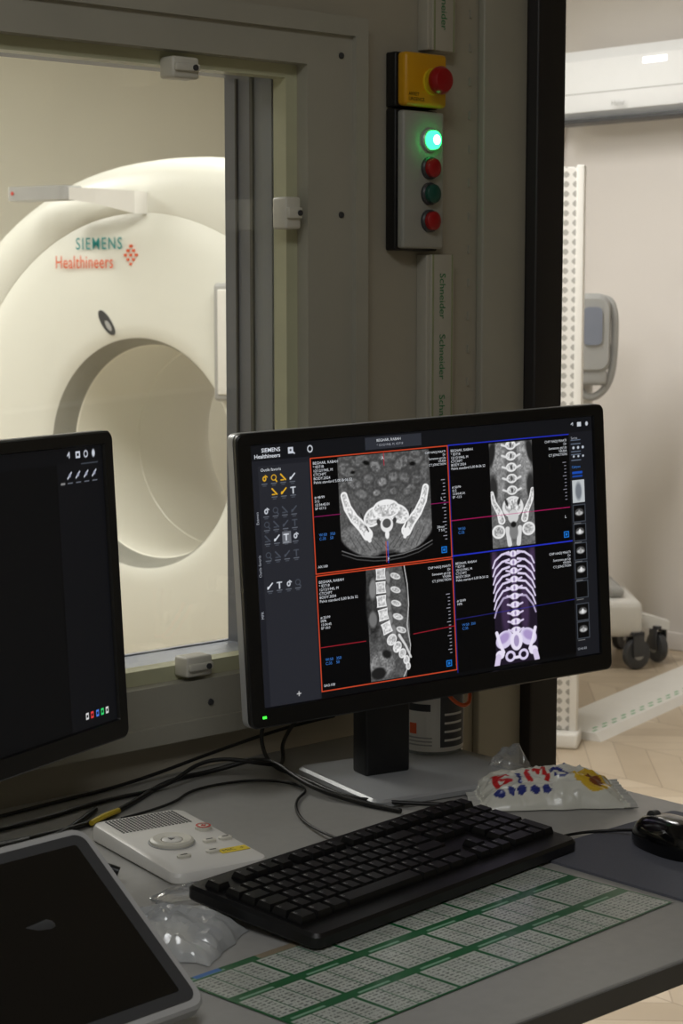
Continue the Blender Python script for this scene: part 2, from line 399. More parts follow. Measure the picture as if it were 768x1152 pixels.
    for sg in(-1,1):
        c.ell(619+sg*40,300,9,50,(.36,.27,.42),sg*.1,6,.6); c.ell(619+sg*22,380,10,50,(.30,.22,.36),0,6,.7)
        for k in range(7):
            y=262+k*15
            c.line([(619+sg*10,y),(619+sg*26,y+3),(619+sg*41,y+14+k*1.5),(619+sg*47,y+28+k*2)],2.5,(.88,.84,.95) if k<6 else (.7,.65,.78),w2=1.6)
    L1=(.93,.9,.98)
    for k in range(10):
        y=266+k*17.5; c.ell(619,y,8.5+k*.35,7,L1); c.ell(619,y+8,6,2,(.35,.28,.42)); c.ell(619,y,2.2,4.5,(.62,.56,.72))
        for sg in(-1,1): c.line([(619+sg*8,y+1),(619+sg*17,y-2)],2,(.85,.8,.92))
    for sg in(-1,1):
        c.ell(619+sg*27,440,21,17,(.86,.82,.94),sg*.65); c.ell(619+sg*28,437,14,9,(.68,.6,.8),sg*.65,4)
        c.line([(619+sg*44,424),(619+sg*38,446),(619+sg*30,466)],3.5,L1)
        c.ring(619+sg*15,476,9,9,(.86,.82,.94),3.2); c.ell(619+sg*38,470,10,9,L1); c.line([(619+sg*42,474),(619+sg*46,491)],6,(.85,.8,.92))
    c.ell(619,446,14,20,L1); c.ell(619,446,6,12,(.66,.6,.76)); c.line([(614,480),(624,480)],3,L1)
    c.mapx(); c.setclip()
    org=(.80,.28,.16); blu=(.16,.22,.85)
    c.frame(VL,33,VM-2,257,org,1.); c.frame(VL,260,VM-2,486,org,1.)
    c.line([(VM,33),(VR,33)],1,blu); c.line([(VM,255),(VR,255)],1.2,blu); c.line([(VM,33),(VM,492)],.8,blu,.7)
    mg=(.75,.1,.4)
    c.line([(VM,184),(539,184)],.8,mg); c.line([(645,184),(VR-3,184)],.8,mg); c.line([(539,184),(645,184)],.6,mg,.6)
    c.line([(VM,384),(VR,378)],.7,(.2,.2,.7),.7)
    c.line([(290,36),(290,60)],.7,(.75,.1,.2)); c.line([(290,210),(290,252)],.7,(.3,.3,.9)); c.line([(286,210),(286,250)],.7,(.8,.3,.3))
    c.line([(VL+3,146),(186,146)],.6,(.6,.1,.4)); c.line([(394,146),(VM-4,146)],.6,(.6,.1,.4))
    c.line([(VL+3,400),(230,400)],.7,(.7,.12,.2)); c.line([(340,400),(VM-4,396)],.7,(.7,.12,.2))
    for (x,y) in((VM-20,240),(VR-14,240),(VM-20,470)):
        c.frame(x-6,y-6,x+6,y+6,(.1,.45,.8),1.3); c.rect(x-2,y-2,x+2,y+2,(.1,.45,.8))
    for y0 in(60,290):
        for k in range(18): c.line([(VM-16 if k%4 else VM-20,y0+40+k*7),(VM-12,y0+40+k*7)],.6,(.7,.7,.75))
    for k in range(12): c.line([(VR-13 if k%4 else VR-17,90+k*7),(VR-9,90+k*7)],.6,(.6,.6,.65))
    c.rect(745,112,770,116,(.1,.3,.7)); c.rect(745,120,770,123,(.1,.3,.7),.8)
    c.rect(744,130,774,176,(.75,.77,.78)); c.ell(759,153,8,18,(.45,.47,.5),0,4)
    for k,y in enumerate((182,222,262,302,342,390,428)):
        c.rect(744,y,774,y+34,(.02,.02,.025)); c.frame(743,y-1,775,y+35,(.25,.27,.3),1)
        if k!=4:
            c.ell(759,y+15,11,8,.3,0,2); c.ell(759,y+17,9,4,.75,0,2); c.ell(759,y+15,3,5,.9 if k%2 else .6)
        c.line([(745,y+38),(762,y+38)],.7,(.5,.5,.5))
    for y in(46,54,70,76,88): c.line([(744,y),(768,y)],.8,(.45,.5,.58))
    for x in(750,762,774): c.ell(x,80,2.5,2.5,(.75,.78,.82)); c.ell(x,62,3,3,(.75,.78,.82))
    c.line([(746,13),(750,10),(750,15)],1,(.8,.82,.85)); c.rect(762,10,771,18,(.8,.82,.85)); c.ell(786,14,3.5,4.5,(.8,.82,.85))
    c.ring(127,15,5,6,(.85,.87,.9),1.5); c.rect(80,9,90,20,(.8,.82,.86)); c.ell(85,14,2,2,(.1,.1,.1)); c.line([(88,16),(93,21)],1.2,(.8,.82,.86))
    c.line([(72,482),(80,482)],1,(.8,.8,.8)); c.line([(76,478),(76,486)],1,(.8,.8,.8))
    return c.img

def paint_left():
    c=Cv(480,300,(.028,.030,.036))
    c.rect(0,0,480,16,(.042,.045,.056)); c.rect(395,16,480,300,(.052,.055,.068)); c.rect(393,16,395,300,(.02,.02,.025))
    w=(.8,.82,.86)
    c.line([(416,8),(419,5),(419,10)],1,w); c.frame(431,5,438,11,w,1.2); c.ring(449,8,3.2,3.2,w,1.3); c.ell(463,8,2.8,4.2,w)
    for i in range(4):
        x=418+i*15; c.line([(x-4,32),(x+3,26)],1,w); c.ell(x,29,2,2,(.6,.62,.7)); c.line([(x-4,37),(x+4,37)],.6,(.4,.42,.46))
    c.line([(402,37),(408,37)],1,(.6,.6,.6))
    c.line([(440,18),(470,18)],.7,(.25,.27,.3))
    for x,k in((424,(.85,.85,.85)),(433,(.9,.25,.25)),(443,(.3,.5,.9)),(452,(.2,.85,.45)),(461,(.85,.85,.85))):
        c.frame(x-2.5,283,x+2.5,289,k,1.2)
    return c.img

def paint_sheet():
    c=Cv(640,240,(.74,.76,.73)); g=(.05,.38,.20)
    N=c.noise(1.5); N2=c.noise(30)
    c.img=c.img*(.94+.1*N2[...,None])
    nc,nr=6,3; cw=640/nc; ch=240/nr
    for i in range(nc):
        for j in range(nr):
            x0=i*cw+2;y0=j*ch+2;x1=(i+1)*cw-2;y1=(j+1)*ch-2
            c.rect(x0,y0,x1,y0+11,g); c.rect(x0+10,y0+4,x1-40,y0+7,(.62,.75,.66),.8)
            for r in range(9):
                y=y0+15+r*6.6
                if y+4>y1: break
                m=((c.X>x0+3)&(c.X<x1-3)&(c.Y>y)&(c.Y<y+3.3)&((c.X.astype(int)%11)>2)&(N>.35)).astype(float)
                c.put(m*.7,(.30,.33,.31))
            for k in(1,2): c.rect(x0+k*(x1-x0)/3-.5,y0+9,x0+k*(x1-x0)/3+1.2,y1,g,.9)
            c.frame(x0-2,y0-2,x1+2,y1+2,g,3.2)
    c.frame(0,0,640,240,g,4)
    c.rect(120,0,330,12,(.55,.50,.42)); c.rect(300,2,330,12,(.85,.45,.25)); c.rect(20,0,60,8,(.2,.45,.75))
    return c.img

# ------------------------------------------------------------ room shell
XL,XR,YB,YF,ZC=-1.3,5.85,-3.2,5.2,2.7
box('floor',XL-.1,XR+.1,YB-.1,YF+.1,-.05,0,M_floor)
box('ceiling',XL-.1,XR+.1,YB-.1,YF+.1,ZC,ZC+.05,M_ceil)
WX0,WX1,WZ0,WZ1=.42,1.738,.868,1.704; T=.145; DX0,DX1,DZ=2.257,3.22,2.12
boxes('wall_north',[(XL,WX0,0,T,0,ZC),(WX0,WX1,0,T,0,WZ0),(WX0,WX1,0,T,WZ1,ZC),(WX1,DX0,0,T,0,ZC),(DX0,DX1,0,T,DZ,ZC),(DX1,XR,0,T,0,ZC)],M_wall)
box('wall_west',XL-.1,XL,YB,YF,0,ZC,M_wallB)
box('wall_south',XL,XR,YB-.1,YB,0,ZC,M_wall)
box('wall_far',XL,XR,YF,YF+.1,0,ZC,M_wallB)
box('wall_east',XR,XR+.1,YB,YF,0,ZC,M_wallC)
box('wall_control_side',3.5,3.58,YB,0,0,ZC,M_wall)
box('baseboard_east',XR-.015,XR,T,YF,0,.07,M_wallC,bevel=.004)
box('baseboard_north',WX1+.1,DX0-.1,-.012,0,0,.07,M_trim,bevel=.004)

dr=empty('door_1')
box('jamb_near',2.192,2.257,-.035,T+.03,0,2.14,M_doorfr,dr,bevel=.004)
box('jamb_far',3.215,3.29,-.035,T+.03,0,2.14,M_doorfr,dr,bevel=.004)
box('head',2.192,3.29,-.034,T+.029,2.10,2.19,M_doorfr,dr,bevel=.004)
box('trim_1',2.095,2.1915,-.014,0,0,ZC,M_trim,bevel=.003)

wn=empty('window_1')
def ringframe(name,X0,X1,Z0,Z1,x0,x1,z0,z1,ya,yb,m,parent,r=.002):
    o=rrect(X1-X0,Z1-Z0,r,3,(X0+X1)/2,(Z0+Z1)/2); i=rrect(x1-x0,z1-z0,r,3,(x0+x1)/2,(z0+z1)/2)
    return loft(name,[xz(o,yb),xz(o,ya),xz(i,ya),xz(i,yb)],m,parent,closed=True,smooth=False)
ringframe('casing',.31,1.838,.80,1.765,WX0,WX1,WZ0,WZ1,-.020,.0,M_trim,wn)
ringframe('casing_lip',.30,1.846,.79,1.774,.33,1.822,.815,1.748,-.027,-.0,M_trim,wn)
ringframe('glazing_bead',WX0,WX1,WZ0,WZ1,WX0+.024,WX1-.020,WZ0+.020,WZ1-.018,.003,.030,M_bead,wn)
ringframe('jamb_lining',WX0,WX1,WZ0,WZ1,WX0+.012,WX1-.012,WZ0+.008,WZ1-.006,.044,T+.004,M_jamb,wn)
ringframe('outer_stop',WX0-.03,WX1+.03,WZ0-.03,WZ1+.03,WX0+.01,WX1-.002,WZ0+.010,WZ1-.004,T+.004,T+.012,M_jamb,wn)
boxes('jamb_grooves',[(WX1-.016,WX1-.012,.082,.088,WZ0+.01,WZ1-.01),(WX1-.016,WX1-.012,.118,.121,WZ0+.01,WZ1-.01)],M_dgrey,wn)
box('glass',WX0+.005,WX1-.005,.032,.042,WZ0+.005,WZ1-.005,M_glass,wn)
def clip(n,x,z,vert):
    e=empty('clip_%d'%n,parent=wn)
    a,b=(.014,.022) if vert else (.022,.014)
    box('clip_body',x-a,x+a,-.026,.004,z-b,z+b,M_clip,e,bevel=.004)
    box('clip_ridge',x-a*.9,x+a*.9,-.031,-.024,z-b*.35,z+b*.35,M_clip,e,bevel=.002)
    cyly('clip_screw',[(.004,-.0330),(.004,-.026)],M_dgrey,e,x+a*.5,z,12)
clip(1,1.524,1.682,False); clip(2,1.707,1.500,True); clip(3,1.538,.888,False)
for k,(x,z) in enumerate([(1.80,1.72),(1.80,1.50),(1.80,.84),(1.56,.835),(1.25,.835)]):
    cyly('casing_screw_%d'%k,[(.004,-.0225),(.005,-.019)],M_dgrey,wn,x,z,12)

tr=empty('cable_trunking'); M_tape=mat('pale_tape',(150,158,120),.5,noise=.1)
for n_,(za,zb) in enumerate([(.78,1.447),(1.742,2.69)]):
    box('duct_%d'%n_,1.968,2.026,-.022,0,za,zb,M_duct,tr,bevel=.002)
    box('duct_cover_%d'%n_,1.974,2.020,-.026,-.021,za,zb,M_duct,tr,bevel=.0015)
    boxes('tape_lines_%d'%n_,[(1.976,1.979,-.0267,-.026,za,zb),(2.016,2.018,-.0267,-.026,za,zb)],M_tape,tr)
for z in(1.84,1.42,1.33,1.24,1.15): text('tape_print','Schneider',.017,(1.991,-.0268,z),M_green,tr,rot=(math.pi/2,math.pi/2,0),align='LEFT')
boxes('wall_seam_screws',[(2.076,2.079,-.003,.0,1.05+.05*k,1.062+.05*k) for k in range(20)],M_trim,tr)

cs=empty('push_button_station')
box('lower_back',1.903,1.990,-.022,-.001,1.452,1.655,M_boxside,cs,bevel=.003)
box('lower_cover',1.906,1.989,-.036,-.022,1.455,1.652,M_box,cs,bevel=.004)
box('upper_back',1.903,1.990,-.022,-.001,1.657,1.735,M_boxside,cs,bevel=.003)
box('upper_cover',1.905,1.989,-.042,-.022,1.658,1.734,M_yellow,cs,bevel=.006)
BX=1.958
cyly('estop_collar',[(.019,-.042),(.019,-.046)],M_yel2,cs,BX,1.694)
cyly('estop_stem',[(.012,-.046),(.012,-.058)],M_red,cs,BX,1.694)
cyly('estop_mushroom',[(.018,-.056),(.020,-.060),(.020,-.066),(.016,-.072),(.006,-.074)],M_red,cs,BX-.004,1.694)
for nm,z,m in(('lamp_green',1.611,M_lampg),('button_red',1.571,M_red),('button_green',1.534,M_grn_off),('button_red_low',1.495,M_red)):
    cyly(nm+'_ring',[(.0165,-.036),(.0165,-.040),(.0145,-.042)],M_silver if m is M_lampg else M_dgrey,cs,BX,z)
    cyly(nm+'_cap',[(.0135,-.041),(.0135,-.048),(.010,-.051),(.003,-.052)],m,cs,BX,z)
cyly('lamp_green_core',[(.007,-.0520),(.005,-.0532),(.001,-.0536)],M_lampc,cs,BX,1.611)
text('label_print','ARRET\nURGENCE',.007,(1.910,-.0425,1.672),M_black,cs)

# ------------------------------------------------------------ CT scanner
G=empty('ct_scanner',(3.542,2.864,.882),math.radians(-75))
def sup(a,ht,hb,cx,n1,n2,N=96):
    P=[]
    for i in range(N):
        t=2*math.pi*i/N; ct,st=math.cos(t),math.sin(t)
        n=n1 if st>=0 else n2; h=ht if st>=0 else hb
        P.append((cx+a*math.copysign(abs(ct)**(2/n),ct),h*math.copysign(abs(st)**(2/n),st)))
    return P
def cN(r): return [(r*math.cos(2*math.pi*i/96),r*math.sin(2*math.pi*i/96)) for i in range(96)]
body=lambda s:[( .10+(x-.10)*s,y*s if y>=0 else y) for x,y in sup(1.06,.935,.84,.10,2.15,7)]
S=[xz(cN(.368),-.012),xz(cN(.385),-.020),xz(cN(.42),-.024),xz(cN(.55),-.024),xz(cN(.68),-.014),xz(cN(.755),.0),xz(cN(.760),.003),xz(cN(.765),.0)]
S+=[xz(body(.90),.006),xz(body(.945),.016),xz(body(.975),.036),xz(body(.992),.07),xz(body(1.0),.12),xz(body(1.0),.72),xz(body(.97),.80),xz(body(.90),.84),xz(cN(.40),.85),xz(cN(.37),.84)]
loft('shell',S,M_gantry,G,cap0=False,cap1=False,ang=60)
loft('bore_flare',[xz(cN(.368),-.012),xz(cN(.360),.0),xz(cN(.352),.03),xz(cN(.345),.075)],M_flare,G,cap0=False,cap1=False,ang=60)
loft('bore_tunnel',[xz(cN(.345),.075),xz(cN(.342),.08),xz(cN(.342),.40),xz(cN(.339),.402),xz(cN(.339),.41),xz(cN(.342),.412),xz(cN(.342),.75),xz(cN(.37),.84)],M_gantry2,G,cap0=False,cap1=False,ang=30)
box('plinth',-.95,1.1,.1,.75,-.882,-.80,M_grey,G,bevel=.01)
text('maker_name','SIEMENS',.053,(-.246,-.022,.648),M_teal,G,xs=.84,sp=1.20,bold=.0003)
text('maker_name_2','Healthineers',.058,(-.330,-.027,.588),M_orange,G,xs=.76,sp=1.07,bold=.0003)
dl=[]
for i in range(5):
    for j in range(5):
        if abs(i-2)+abs(j-2)<=2 and (i+j)%2==0:
            x=-.042+i*.011; z=.600+j*.014; s=.0042
            dl.append((x-s,x+s,-.024,-.006,z-s,z+s))
boxes('logo_dots',dl,M_orange,G)
def ellp(a,b,y): return xz([(a*math.cos(t),b*math.sin(t)) for t in np.linspace(0,2*math.pi,24,endpoint=False)],y)
loft('positioning_laser_slot',[ellp(.019,.048,-.026),ellp(.019,.048,-.018)],M_dgrey,G,rot=(0,math.radians(-38),0),loc=(-.12,0,.415))
loft('laser_slot_lens',[ellp(.008,.020,-.028),ellp(.008,.020,-.025)],M_grey,G,rot=(0,math.radians(-38),0),loc=(-.110,0,.405))
hd=empty('operator_handle',parent=G)
loft('handle_slab',[[(x,y,z) for x,y in rrect(.25,.10,.03,6,-.255,-.155)] for z in(.798,.803,.836,.841)],M_grey,hd)
cyly('handle_button',[(.006,-.207),(.006,-.200)],M_redp,hd,-.345,.82,16)
loft('handle_arm',[[(-.16,-.20,.836),(-.16,-.11,.836),(-.16,-.11,.802),(-.16,-.20,.802)],[(-.06,-.14,.832),(-.06,-.06,.832),(-.06,-.06,.785),(-.06,-.14,.785)],[(.03,-.06,.825),(.03,.03,.825),(.03,.03,.755),(.03,-.06,.755)]],M_white,hd,smooth=False)
cp=empty('gantry_control_panel',parent=G)
box('panel_frame',.325,.46,-.055,-.018,.18,.54,M_grey,cp,bevel=.012)
box('panel_face',.345,.445,-.060,-.050,.20,.52,M_white,cp,bevel=.004)
tb=empty('patient_table',(3.542,2.864,0),math.radians(-75))
box('pedestal',-.28,.28,-2.1,-1.0,0,.55,M_white,tb,bevel=.05)
box('carriage',-.26,.26,-2.5,-.62,.55,.66,M_white,tb,bevel=.03)
loft('cradle',[[(.21*math.cos(t),y,.74+.08*math.sin(t)) for t in np.linspace(math.pi,2*math.pi,12)]+[(.19*math.cos(t),y,.75+.06*math.sin(t)) for t in np.linspace(2*math.pi,math.pi,12)] for y in(-2.6,-.60)],M_dgrey,tb,smooth=False)

# ------------------------------------------------------------ side room objects
M_ac=mat('ac_white_plastic',(240,241,243),.3,noise=.01)
ac=empty('air_conditioner')
A=[( -.0,0.),(-.15,0.0),(-.205,.03),(-.225,.09),(-.225,.22),(-.20,.262),(-.15,.27),(0.,.27)]
def acl(y,s=1.0): return [(XR+p[0]*s,y,2.055+.14+(p[1]-.14)*s) for p in A]
loft('housing',[acl(2.12,.97),acl(2.13),acl(3.05),acl(3.06,.97)],M_ac,ac,ang=25)
box('vent_flap',XR-.215,XR-.10,2.16,3.02,2.042,2.058,M_dgrey,ac,bevel=.003)
box('panel_seam',XR-.2262,XR-.2245,2.13,3.05,2.150,2.153,M_grey,ac)
box('display',XR-.2275,XR-.2245,2.44,2.55,2.242,2.262,M_acled,ac,bevel=.001)
text('logo_print','Haier',.030,(XR-.2265,2.70,2.095),M_grey,ac,rot=(math.pi/2,0,-math.pi/2))
tube('pipe',[(XR-.02,3.08,2.15),(XR-.03,3.12,2.10),(XR-.02,3.14,1.9),(XR-.02,3.15,1.6)],.012,M_white,ac)

pn=empty('folding_screen_partition',(4.355,1.745,0),math.radians(125))
box('quilted_leaf',.0,.62,-.02,.02,.05,1.765,M_lat,pn,bevel=.006)
box('edge_post',-.012,.012,-.026,.026,.0,1.77,M_white,pn,bevel=.004)
box('edge_post_far',.61,.634,-.026,.026,.0,1.77,M_white,pn,bevel=.004)
box('foot',-.02,.64,-.06,.06,0,.05,M_white,pn,bevel=.01)

mu=empty('mobile_imaging_unit',(5.42,2.66,0),math.radians(-42))
box('base',-.22,.22,-.22,.22,.12,.26,M_white,mu,bevel=.03)
box('base_deck',-.16,.16,-.16,.16,.26,.30,M_grey,mu,bevel=.02)
box('column',-.05,.05,-.02,.08,.28,1.25,M_white,mu,bevel=.02)
for k,(x,y) in enumerate([(-.2,-.2),(.2,-.2),(.2,.2),(-.2,.2),(.30,-.06)]):
    w=empty('caster_%d'%k,(x,y,0),.5*k,parent=mu)
    cyly('wheel',[(.030,-.016),(.055,-.013),(.058,-.004),(.058,.004),(.055,.013),(.030,.016)],M_dgrey,w,0,.058,28)
    cyly('hub',[(.022,-.019),(.022,.019)],M_grey,w,0,.058,20)
    box('fork',-.03,.02,-.024,-.018,.05,.14,M_dgrey,w,bevel=.002); box('fork_2',-.03,.02,.018,.024,.05,.14,M_dgrey,w,bevel=.002); box('fork_top',-.03,.02,-.024,.024,.128,.142,M_dgrey,w,bevel=.002)
loft('leg_arm',[[(.18,-.03,.13),(.18,.03,.13),(.18,.03,.20),(.18,-.03,.20)],[(.34,-.10,.13),(.34,-.04,.13),(.34,-.04,.16),(.34,-.10,.16)]],M_white,mu,smooth=False)
loft('detector_head',[[(x,y,z) for x,z in rrect(w,h,r,6,.015,1.24)] for y,w,h,r in((-.12,.15,.26,.04),(-.10,.17,.30,.05),(-.02,.17,.30,.05),(.0,.15,.26,.04))],M_grey,mu)
loft('detector_face',[[(x,y,z) for x,z in rrect(.07,.14,.02,6,.03,1.27)] for y in(-.127,-.118)],M_jamb,mu)
tube('handle_loop',[(.08,-.06,1.37),(.115,-.08,1.37),(.12,-.08,1.20),(.105,-.08,1.06),(.05,-.07,1.0),(.0,-.06,1.01),(-.02,-.05,1.08)],.014,M_grey,mu)
box('head_grip',-.02,.09,-.11,-.03,1.05,1.11,M_grey,mu,bevel=.015)
tube('hanging_cable',[(.0,.0,.95),(-.08,-.03,.8),(-.05,-.05,.6),(.04,0,.5)],.008,M_cable,mu)

fc=empty('floor_cable_cover')
ang=math.atan2(.23,.86)
loft('cover',[[(x,-.12,0),(x,-.10,.025),(x,.10,.025),(x,.12,0)] for x in(0,1.47)],M_white,fc,smooth=False,rot=(0,0,ang),loc=(4.42,1.83,0))
gt=[(x,x+.030,-.085+.017*(k%2),-.078+.017*(k%2),.0245,.0256) for k,x in enumerate(np.arange(.02,1.44,.036))]
o=boxes('green_tape_marks',gt,mat('green_tape',(110,170,125),.5,noise=.1),fc); o.rotation_euler=(0,0,ang); o.location=(4.42,1.83,0)

# ------------------------------------------------------------ desk
dk=empty('desk')
DZt=.75
box('tabletop',.1,1.872,-.932,-.028,DZt-.026,DZt,M_desk,dk,bevel=.0025)
box('edge_strip_front',.1,1.872,-.9345,-.931,DZt-.024,DZt-.002,M_deskedge,dk)
for k,(x0,x1,y0,y1) in enumerate([(1.60,1.645,-.88,-.10),(.2,.245,-.88,-.10)]):
    boxes('leg_frame_%d'%k,[(x0,x1,y0,y1,.0,.03),(x0,x1,y0+.03,y0+.08,.03,DZt-.026),(x0,x1,y1-.08,y1-.03,.03,DZt-.026),(x0,x1,y0+.08,y1-.08,DZt-.07,DZt-.027)],M_leg,dk)
boxes('modesty_rail',[(.245,1.60,-.16,-.14,.42,.70)],M_leg,dk)

# ------------------------------------------------------------ monitors
def monitor(name,cen,a,b,c,img):
    cx,cy,cz=cen
    E=empty(name,(cx,cy,DZt),a)
    M=Matrix.Translation((0,0,cz-DZt))@Matrix.Rotation(-b,4,'X')@Matrix.Rotation(-c,4,'Y')
    Hd=empty('display_head',parent=E,mtx=M)
    w,h=.556,.362; sw,sh=.516,.322; ox,oz=.001,.0045
    fo=rrect(w,h,.010,6); fo2=rrect(w-.004,h-.004,.009,6); fi=rrect(sw,sh,.001,6,ox,oz)
    loft('bezel',[xz(fo,.004),xz(fo,-.003),xz(fo2,-.005),xz(rrect(sw+.003,sh+.003,.001,6,ox,oz),-.005),xz(fi,-.0015),xz(fi,.004)],M_black,Hd,closed=True,ang=25)
    loft('side_band',[xz(rrect(w+.001,h+.001,.010,6),y) for y in(.004,.0045,.018)]+[xz(rrect(w-.01,h-.01,.010,6),.022)],M_silver,Hd,ang=30)
    loft('back_shell',[xz(rrect(w-.01,h-.01,.012,6),.022),xz(rrect(w-.05,h-.04,.02,6),.036),xz(rrect(w-.20,h-.13,.03,6),.052)],M_dgrey,Hd)
    raster('screen',img,sw,sh,M_screen,Hd,loc=(ox,-.0012,oz))
    sx=-.034
    box('tilt_block',-.06,.04,.048,.070,-.06,.06,M_dgrey,Hd,bevel=.006)
    box('column',sx-.034,sx+.034,.056,.092,.010,cz-DZt+.05,M_black,E,bevel=.004)
    loft('base_plate',[xy(rrect(w_,d_,r_,6,0,.050),z) for w_,d_,r_,z in((.235,.205,.012,0),(.24,.21,.014,.002),(.24,.21,.014,.008),(.232,.202,.012,.011))],M_silver2,E)
    return E,Hd
mainE,mh=monitor('ct_console_monitor',(1.693,-.318,1.051),-.206,.034,.037,paint_main())
leftE,lh=monitor('ct_console_monitor.001',(1.011,-.315,1.053),.365,.058,-.009,paint_left())
sw,sh=.516,.322
def st(px,py,body,size,m=M_txtw,al='LEFT',ln=1.0,bold=0.0,vert=False):
    x=.001+(px/800-.5)*sw; z=.0045+(.5-py/500)*sh
    text('screen_text',body,size,(x,-.0019,z),m,mh,rot=(math.pi/2,(-math.pi/2 if vert else 0),0),align=al,line=ln,bold=bold)
st(22,14,'SIEMENS',.0070,bold=.0001); st(6,25,'Healthineers',.0070,bold=.0001)
st(275,13,'BEGHAR, RABAH',.0048); st(275,22,'* 12/12/1945, M, 1D718',.0040,M_txtg)
st(18,50,'Outils favoris',.0052)
inf='BEGHAR, RABAH\n* ID718\n12/12/1945, M\nCTCHPT\nBODY.2024\nPelvis standard 5,00 Br36 S2'
st(131,46,inf,.0048); st(446,47,inf,.0046); st(131,276,inf,.0048); st(446,274,inf,.0044)
st(131,112,'# 48/99\n512\n12:34:45.01\nSP 417.5',.0046); st(446,120,'# 50/99\n512\n12:34:45.01\nSP -12.5',.0043); st(446,350,'# 50/99\nMPR',.0043); st(131,345,'# 25/99\nMPR\n12:34:45\nSP 10.0',.0044)
st(137,185,'W:50   350\nC:35    50',.0050,M_txtb); st(137,428,'W:50   350\nC:35    50',.0050,M_txtb); st(456,205,'W:50\nC:35',.0050,M_txtb); st(456,400,'W:50  350\nC:35',.0048,M_txtb)
st(131,246,'AX:100',.0045); st(131,478,'SAG:100',.0045)
r='CHP HADJ MAATI\nDr\nSomatom go.Up\nVA30A\nCT JONCTION'
st(434,46,r,.0040,M_txtw,'RIGHT'); st(733,47,r,.0046,M_txtw,'RIGHT'); st(434,276,r,.0044,M_txtw,'RIGHT'); st(733,280,r,.0045,M_txtw,'RIGHT')
st(424,196,'20mm\nT 5.0',.0045,M_txtw,'RIGHT'); st(726,206,'L',.0055,M_txtw,'RIGHT'); st(284,48,'A',.0055); st(288,248,'P',.0055); st(418,140,'L',.0055)
st(744,44,'Series',.0045,M_txtg); st(744,104,'Calques',.0045,M_txtb); st(742,487,'12:41:03',.0045,M_txtg)
st(9,150,'Examen',.0050,M_txtg,vert=True); st(9,250,'Outils favoris',.0050,M_txtg,vert=True); st(9,330,'MPR',.0050,M_txtg,vert=True)
box('power_led',-.262,-.257,-.0058,-.0048,-.169,-.166,M_led,mh)

cd=empty('video_cord')
tube('orange_cord',[(1.735,-.262,.93),(1.745,-.285,.865),(1.765,-.30,.842),(1.79,-.295,.85),(1.80,-.27,.90)],.0028,M_cableO,cd)
tube('grey_cord',[(1.755,-.262,.93),(1.765,-.29,.875),(1.785,-.30,.855),(1.80,-.28,.89)],.0035,M_dgrey,cd)

# ------------------------------------------------------------ keyboard
kb=empty('keyboard',(1.381,-.568,DZt+.0005),math.radians(6.4))
ks=empty('tilted_body',(0,0,.004),parent=kb); ks.rotation_euler=(math.radians(4.2),0,0); ks.location=(0,0,.0108)
KW,KD=.446,.186
loft('case',[xy(rrect(KW-.006,KD-.006,.008,6),-.003),xy(rrect(KW,KD,.010,6),.0),xy(rrect(KW,KD,.010,6),.010),xy(rrect(KW-.006,KD-.006,.009,6),.0135)],M_black,ks,ang=30)
box('foot_left',-.2,-.17,.07,.08,-.0155,0,M_black,ks); box('foot_right',.17,.2,.07,.08,-.0155,0,M_black,ks)
U=.0191; x00=-22.5*U/2; KV=[];KF=[];LV=[];LF=[]
def key(x,y,w=1,h=1):
    x0=x00+x*U+.0009; x1=x00+(x+w)*U-.0009; P=.0218; y1=.074-y*P-.0009; y0=.074-(y+h)*P+.0009; b=len(KV)
    i=.0022; zt=.0215
    for (xa,xb,ya,yb,z) in((x0,x1,y0,y1,.0125),(x0+.0004,x1-.0004,y0+.0004,y1-.0004,.0165),(x0+i,x1-i,y0+i*.8,y1-i,zt)):
        KV.extend([(xa,ya,z),(xb,ya,z),(xb,yb,z),(xa,yb,z)])
    for k in(0,4):
        for j in range(4): KF.append((b+k+j,b+k+(j+1)%4,b+k+4+(j+1)%4,b+k+4+j))
    KF.append((b+8,b+9,b+10,b+11))
    lx=x0+.0045; ly=y1-.0055; s=.0013
    for (ax,ay,bx,by) in((lx-s,ly-2*s,lx-s*.4,ly+2*s*.6),(lx-s*.4,ly-2*s,lx+s*1.2,ly-1.5*s),(lx-s*.4,ly+.2*s,lx+s,ly+.8*s)):
        c=len(LV); LV.extend([(ax,ay,zt+.0002),(bx,ay,zt+.0002),(bx,by,zt+.0002),(ax,by,zt+.0002)]); LF.append((c,c+1,c+2,c+3))
for x in [0]+[2+i for i in range(4)]+[6.5+i for i in range(4)]+[11+i for i in range(4)]+[15.25+i for i in range(3)]+[18.5+i for i in range(4)]: key(x,0)
r=1.35
for i in range(13): key(i,r)
key(13,r,2)
key(0,r+1,1.5); [key(1.5+i,r+1) for i in range(12)]; key(13.5,r+1,1.5)
key(0,r+2,1.75); [key(1.75+i,r+2) for i in range(11)]; key(12.75,r+2,2.25)
key(0,r+3,1.25); [key(1.25+i,r+3) for i in range(11)]; key(12.25,r+3,2.75)
for x,w in((0,1.25),(1.25,1.25),(2.5,1.25),(3.75,6.25),(10,1.25),(11.25,1.25),(12.5,1.25),(13.75,1.25)): key(x,r+4,w)
for j in(0,1):
    for i in range(3): key(15.25+i,r+j)
key(16.25,r+3); [key(15.25+i,r+4) for i in range(3)]
for j in range(4):
    for i in range(3): key(18.5+i,r+j)
key(18.5,r+4,2); key(20.5,r+4); key(21.5,r); key(21.5,r+1,1,2); key(21.5,r+3,1,2)
me=bpy.data.meshes.new('keys'); me.from_pydata(KV,[],KF); me.materials.append(M_key); link(bpy.data.objects.new('keys',me),ks)
me=bpy.data.meshes.new('legends'); me.from_pydata(LV,[],LF); me.materials.append(M_legend); link(bpy.data.objects.new('legends',me),ks)

